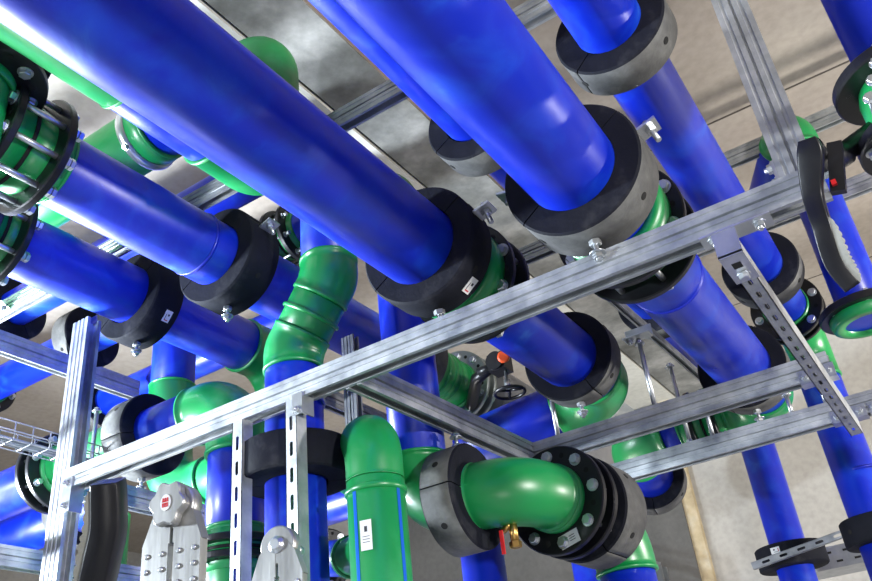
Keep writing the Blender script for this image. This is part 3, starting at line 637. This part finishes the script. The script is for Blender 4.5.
# ------------------------------------------------------------------ the folding ladder
def ladder():
    a = V((-1.433, 1.25, 2.19)); b = V((-1.522, 1.671, 2.19))
    w = (b-a); w.z = 0; w.normalize(); s = V((w.y, -w.x, 0))      # s: across the two folded stiles, towards the right
    root = thing('folding_ladder', 'folded aluminium ladder whose two hinges show at the bottom left', 'ladder', (a.x, a.y, 0))
    for n_, h in enumerate((a, b)):
        up = Z
        for k in (-1, 1):
            bm = nb(); c = h + s*(.040*k) + s*(.0) ; top = .075
            # stile, from floor to below the hinge
            cc = V((c.x, c.y, (h.z-top)/2+.0)); obox(bm, cc, s, w, up, .060, .026, h.z-top-.01)
            st = obj('stile', bm, 'alu', root)
            bm = nb(); obox(bm, V((c.x, c.y, h.z-.165))-w*.014, s, w, up, .066, .006, .17)
            # shoulder that leans in to the hinge disc
            A = [(-.036*k, -.08), (.034*k, -.08), (.012*k, -.02), (-.014*k, .012), (-.036*k, .0)]
            V0 = [bm.verts.new(V((c.x, c.y, h.z))-w*.017+s*q[0]+up*q[1]) for q in A]; V1 = [bm.verts.new(V((c.x, c.y, h.z))+w*.014+s*q[0]+up*q[1]) for q in A]
            bm.faces.new(V0); bm.faces.new(V1)
            for i in range(5): bm.faces.new((V0[i], V0[(i+1) % 5], V1[(i+1) % 5], V1[i]))
            hp = obj('hinge_plate', bm, 'alu', root)
            for i in range(3):
                for j in (-1, 1):
                    bm = nb(); lathe(bm, V((c.x, c.y, h.z-.10-.032*i))-w*.017+s*(.019*j), -w, [(0, .006), (.003, .0055), (.005, .003)], 14); obj('rivet', bm, 'zinc', hp)
            bm = nb(); obox(bm, V((c.x, c.y, h.z-.212))-w*.0175, s, w, up, .022, .002, .045); obj('slot', bm, 'gap', hp)
        bm = nb(); lathe(bm, h-w*.016, w, [(0, .046), (.004, .050), (.034, .050), (.038, .046)], 48); obj('hinge_disc', bm, 'alu', root)
        if n_ == 0:
            bm = nb(); K = 72; R = []
            for t, q in ((-.018, .9), (-.022, 1), (-.038, 1), (-.042, .93)):
                R.append([bm.verts.new(h+w*t+(s*math.cos(2*PI*i/K)+up*1.12*math.sin(2*PI*i/K))*(.042+.0045*math.cos(6*2*PI*i/K+.6))*q) for i in range(K)])
            for A, B in zip(R, R[1:]):
                for i in range(K): bm.faces.new((A[i], A[(i+1) % K], B[(i+1) % K], B[i]))
            bm.faces.new(R[0]); bm.faces.new(R[-1]); kn = obj('lock_knob', bm, 'alu', root)
            bm = nb(); Q = [bm.verts.new(h-w*.0426+s*(.013*math.cos(2*PI*i/32))+up*(.018*math.sin(2*PI*i/32))) for i in range(32)]; Q2 = [bm.verts.new(v.co-w*.0015) for v in Q]
            bm.faces.new(Q); bm.faces.new(Q2)
            for i in range(32): bm.faces.new((Q[i], Q[(i+1) % 32], Q2[(i+1) % 32], Q2[i]))
            bd = obj('badge', bm, 'white', kn)
            bm = nb(); f = h-w*.0448
            for g in (-1, 1):     # two red letters, one over the other
                obox(bm, f+up*.0022*g, s, w, up, .015, .001, .0024)
                obox(bm, f+up*.006*g+s*.0055, s, w, up, .003, .001, .008); obox(bm, f+up*.006*g-s*.0055, s, w, up, .003, .001, .008); obox(bm, f+up*.006*g, s, w, up, .003, .001, .008)
            obj('red_emblem', bm, 'red', bd)
        else:
            bm = nb(); lathe(bm, h-w*.016, -w, [(0, .022), (.005, .022), (.006, .016), (.012, .016), (.014, .012)], 36); obj('pivot_pin', bm, 'zinc', root)
            bm = nb(); lathe(bm, h+w*.02+s*.03-up*.01, w, [(0, .014), (.03, .014)], 24); obj('lock_bolt', bm, 'zinc', root)
    for z in (1.93, 1.65, 1.37, 1.09, .81, .53, .25):
        bm = nb(); m = (a+b)/2; m.z = z; obox(bm, m+s*.034, s, w, Z, .03, (b-a).length-.02, .028); obj('rung', bm, 'alu', root)
ladder()

# ------------------------------------------------------------------ camera and light
cam = bpy.data.cameras.new('camera'); co = bpy.data.objects.new('camera', cam); C.objects.link(co)
a_, b_, c_ = 0.52563, 2.101902, -0.116621
co.matrix_world = Matrix.Translation((0, 0, 1.6)) @ (Matrix.Rotation(a_, 4, 'Z') @ Matrix.Rotation(b_, 4, 'X') @ Matrix.Rotation(c_, 4, 'Z'))
cam.sensor_width = 36; cam.lens = 851.1/872*36; cam.clip_start = .05
bpy.context.scene.camera = co

def area(name, loc, target, size, power, col=(1, 1, 1), sy=None, shape='DISK'):
    l = bpy.data.lights.new(name, 'AREA'); l.shape = shape; l.size = size; l.energy = power; l.color = col
    o = bpy.data.objects.new(name, l); C.objects.link(o); o.location = loc
    o.rotation_euler = (V(target)-V(loc)).to_track_quat('-Z', 'Y').to_euler(); return o
area('work_lamp', (-5.0, 1.35, 2.45), (-1.8, 2.0, 3.0), .5, 620, (.80, .90, 1))
area('work_lamp', (-4.0, -.8, 2.5), (-1.4, 1.9, 2.9), .3, 170, (.80, .90, 1))
area('work_lamp', (2.9, .2, 2.5), (-.4, 3.0, 3.6), .3, 170, (1, .97, .93))
area('room_fill', (.4, -1.5, .5), (-.8, 2.8, 3.4), .8, 14, (1, .98, .95))  # weak fill light added low in front, not a lamp of the room
area('back_fill', (2.8, 4.4, 2.4), (-1.2, 7.0, 3.4), .25, 200, (1, .96, .90))  # added light that brightens the back wall from the right
area('back_fill', (-4.5, 4.2, .5), (-4, 6, 4.2), .6, 110, (1, .97, .92))  # second added light, lifts the far left ceiling and wall
w = bpy.data.worlds.new('world'); bpy.context.scene.world = w; w.use_nodes = True
w.node_tree.nodes['Background'].inputs[0].default_value = (.5, .55, .6, 1); w.node_tree.nodes['Background'].inputs[1].default_value = .3
vs = bpy.context.scene.view_settings; vs.view_transform = 'Standard'; vs.look = 'None'; vs.exposure = 0.1; vs.gamma = 1; vs.use_curve_mapping = False
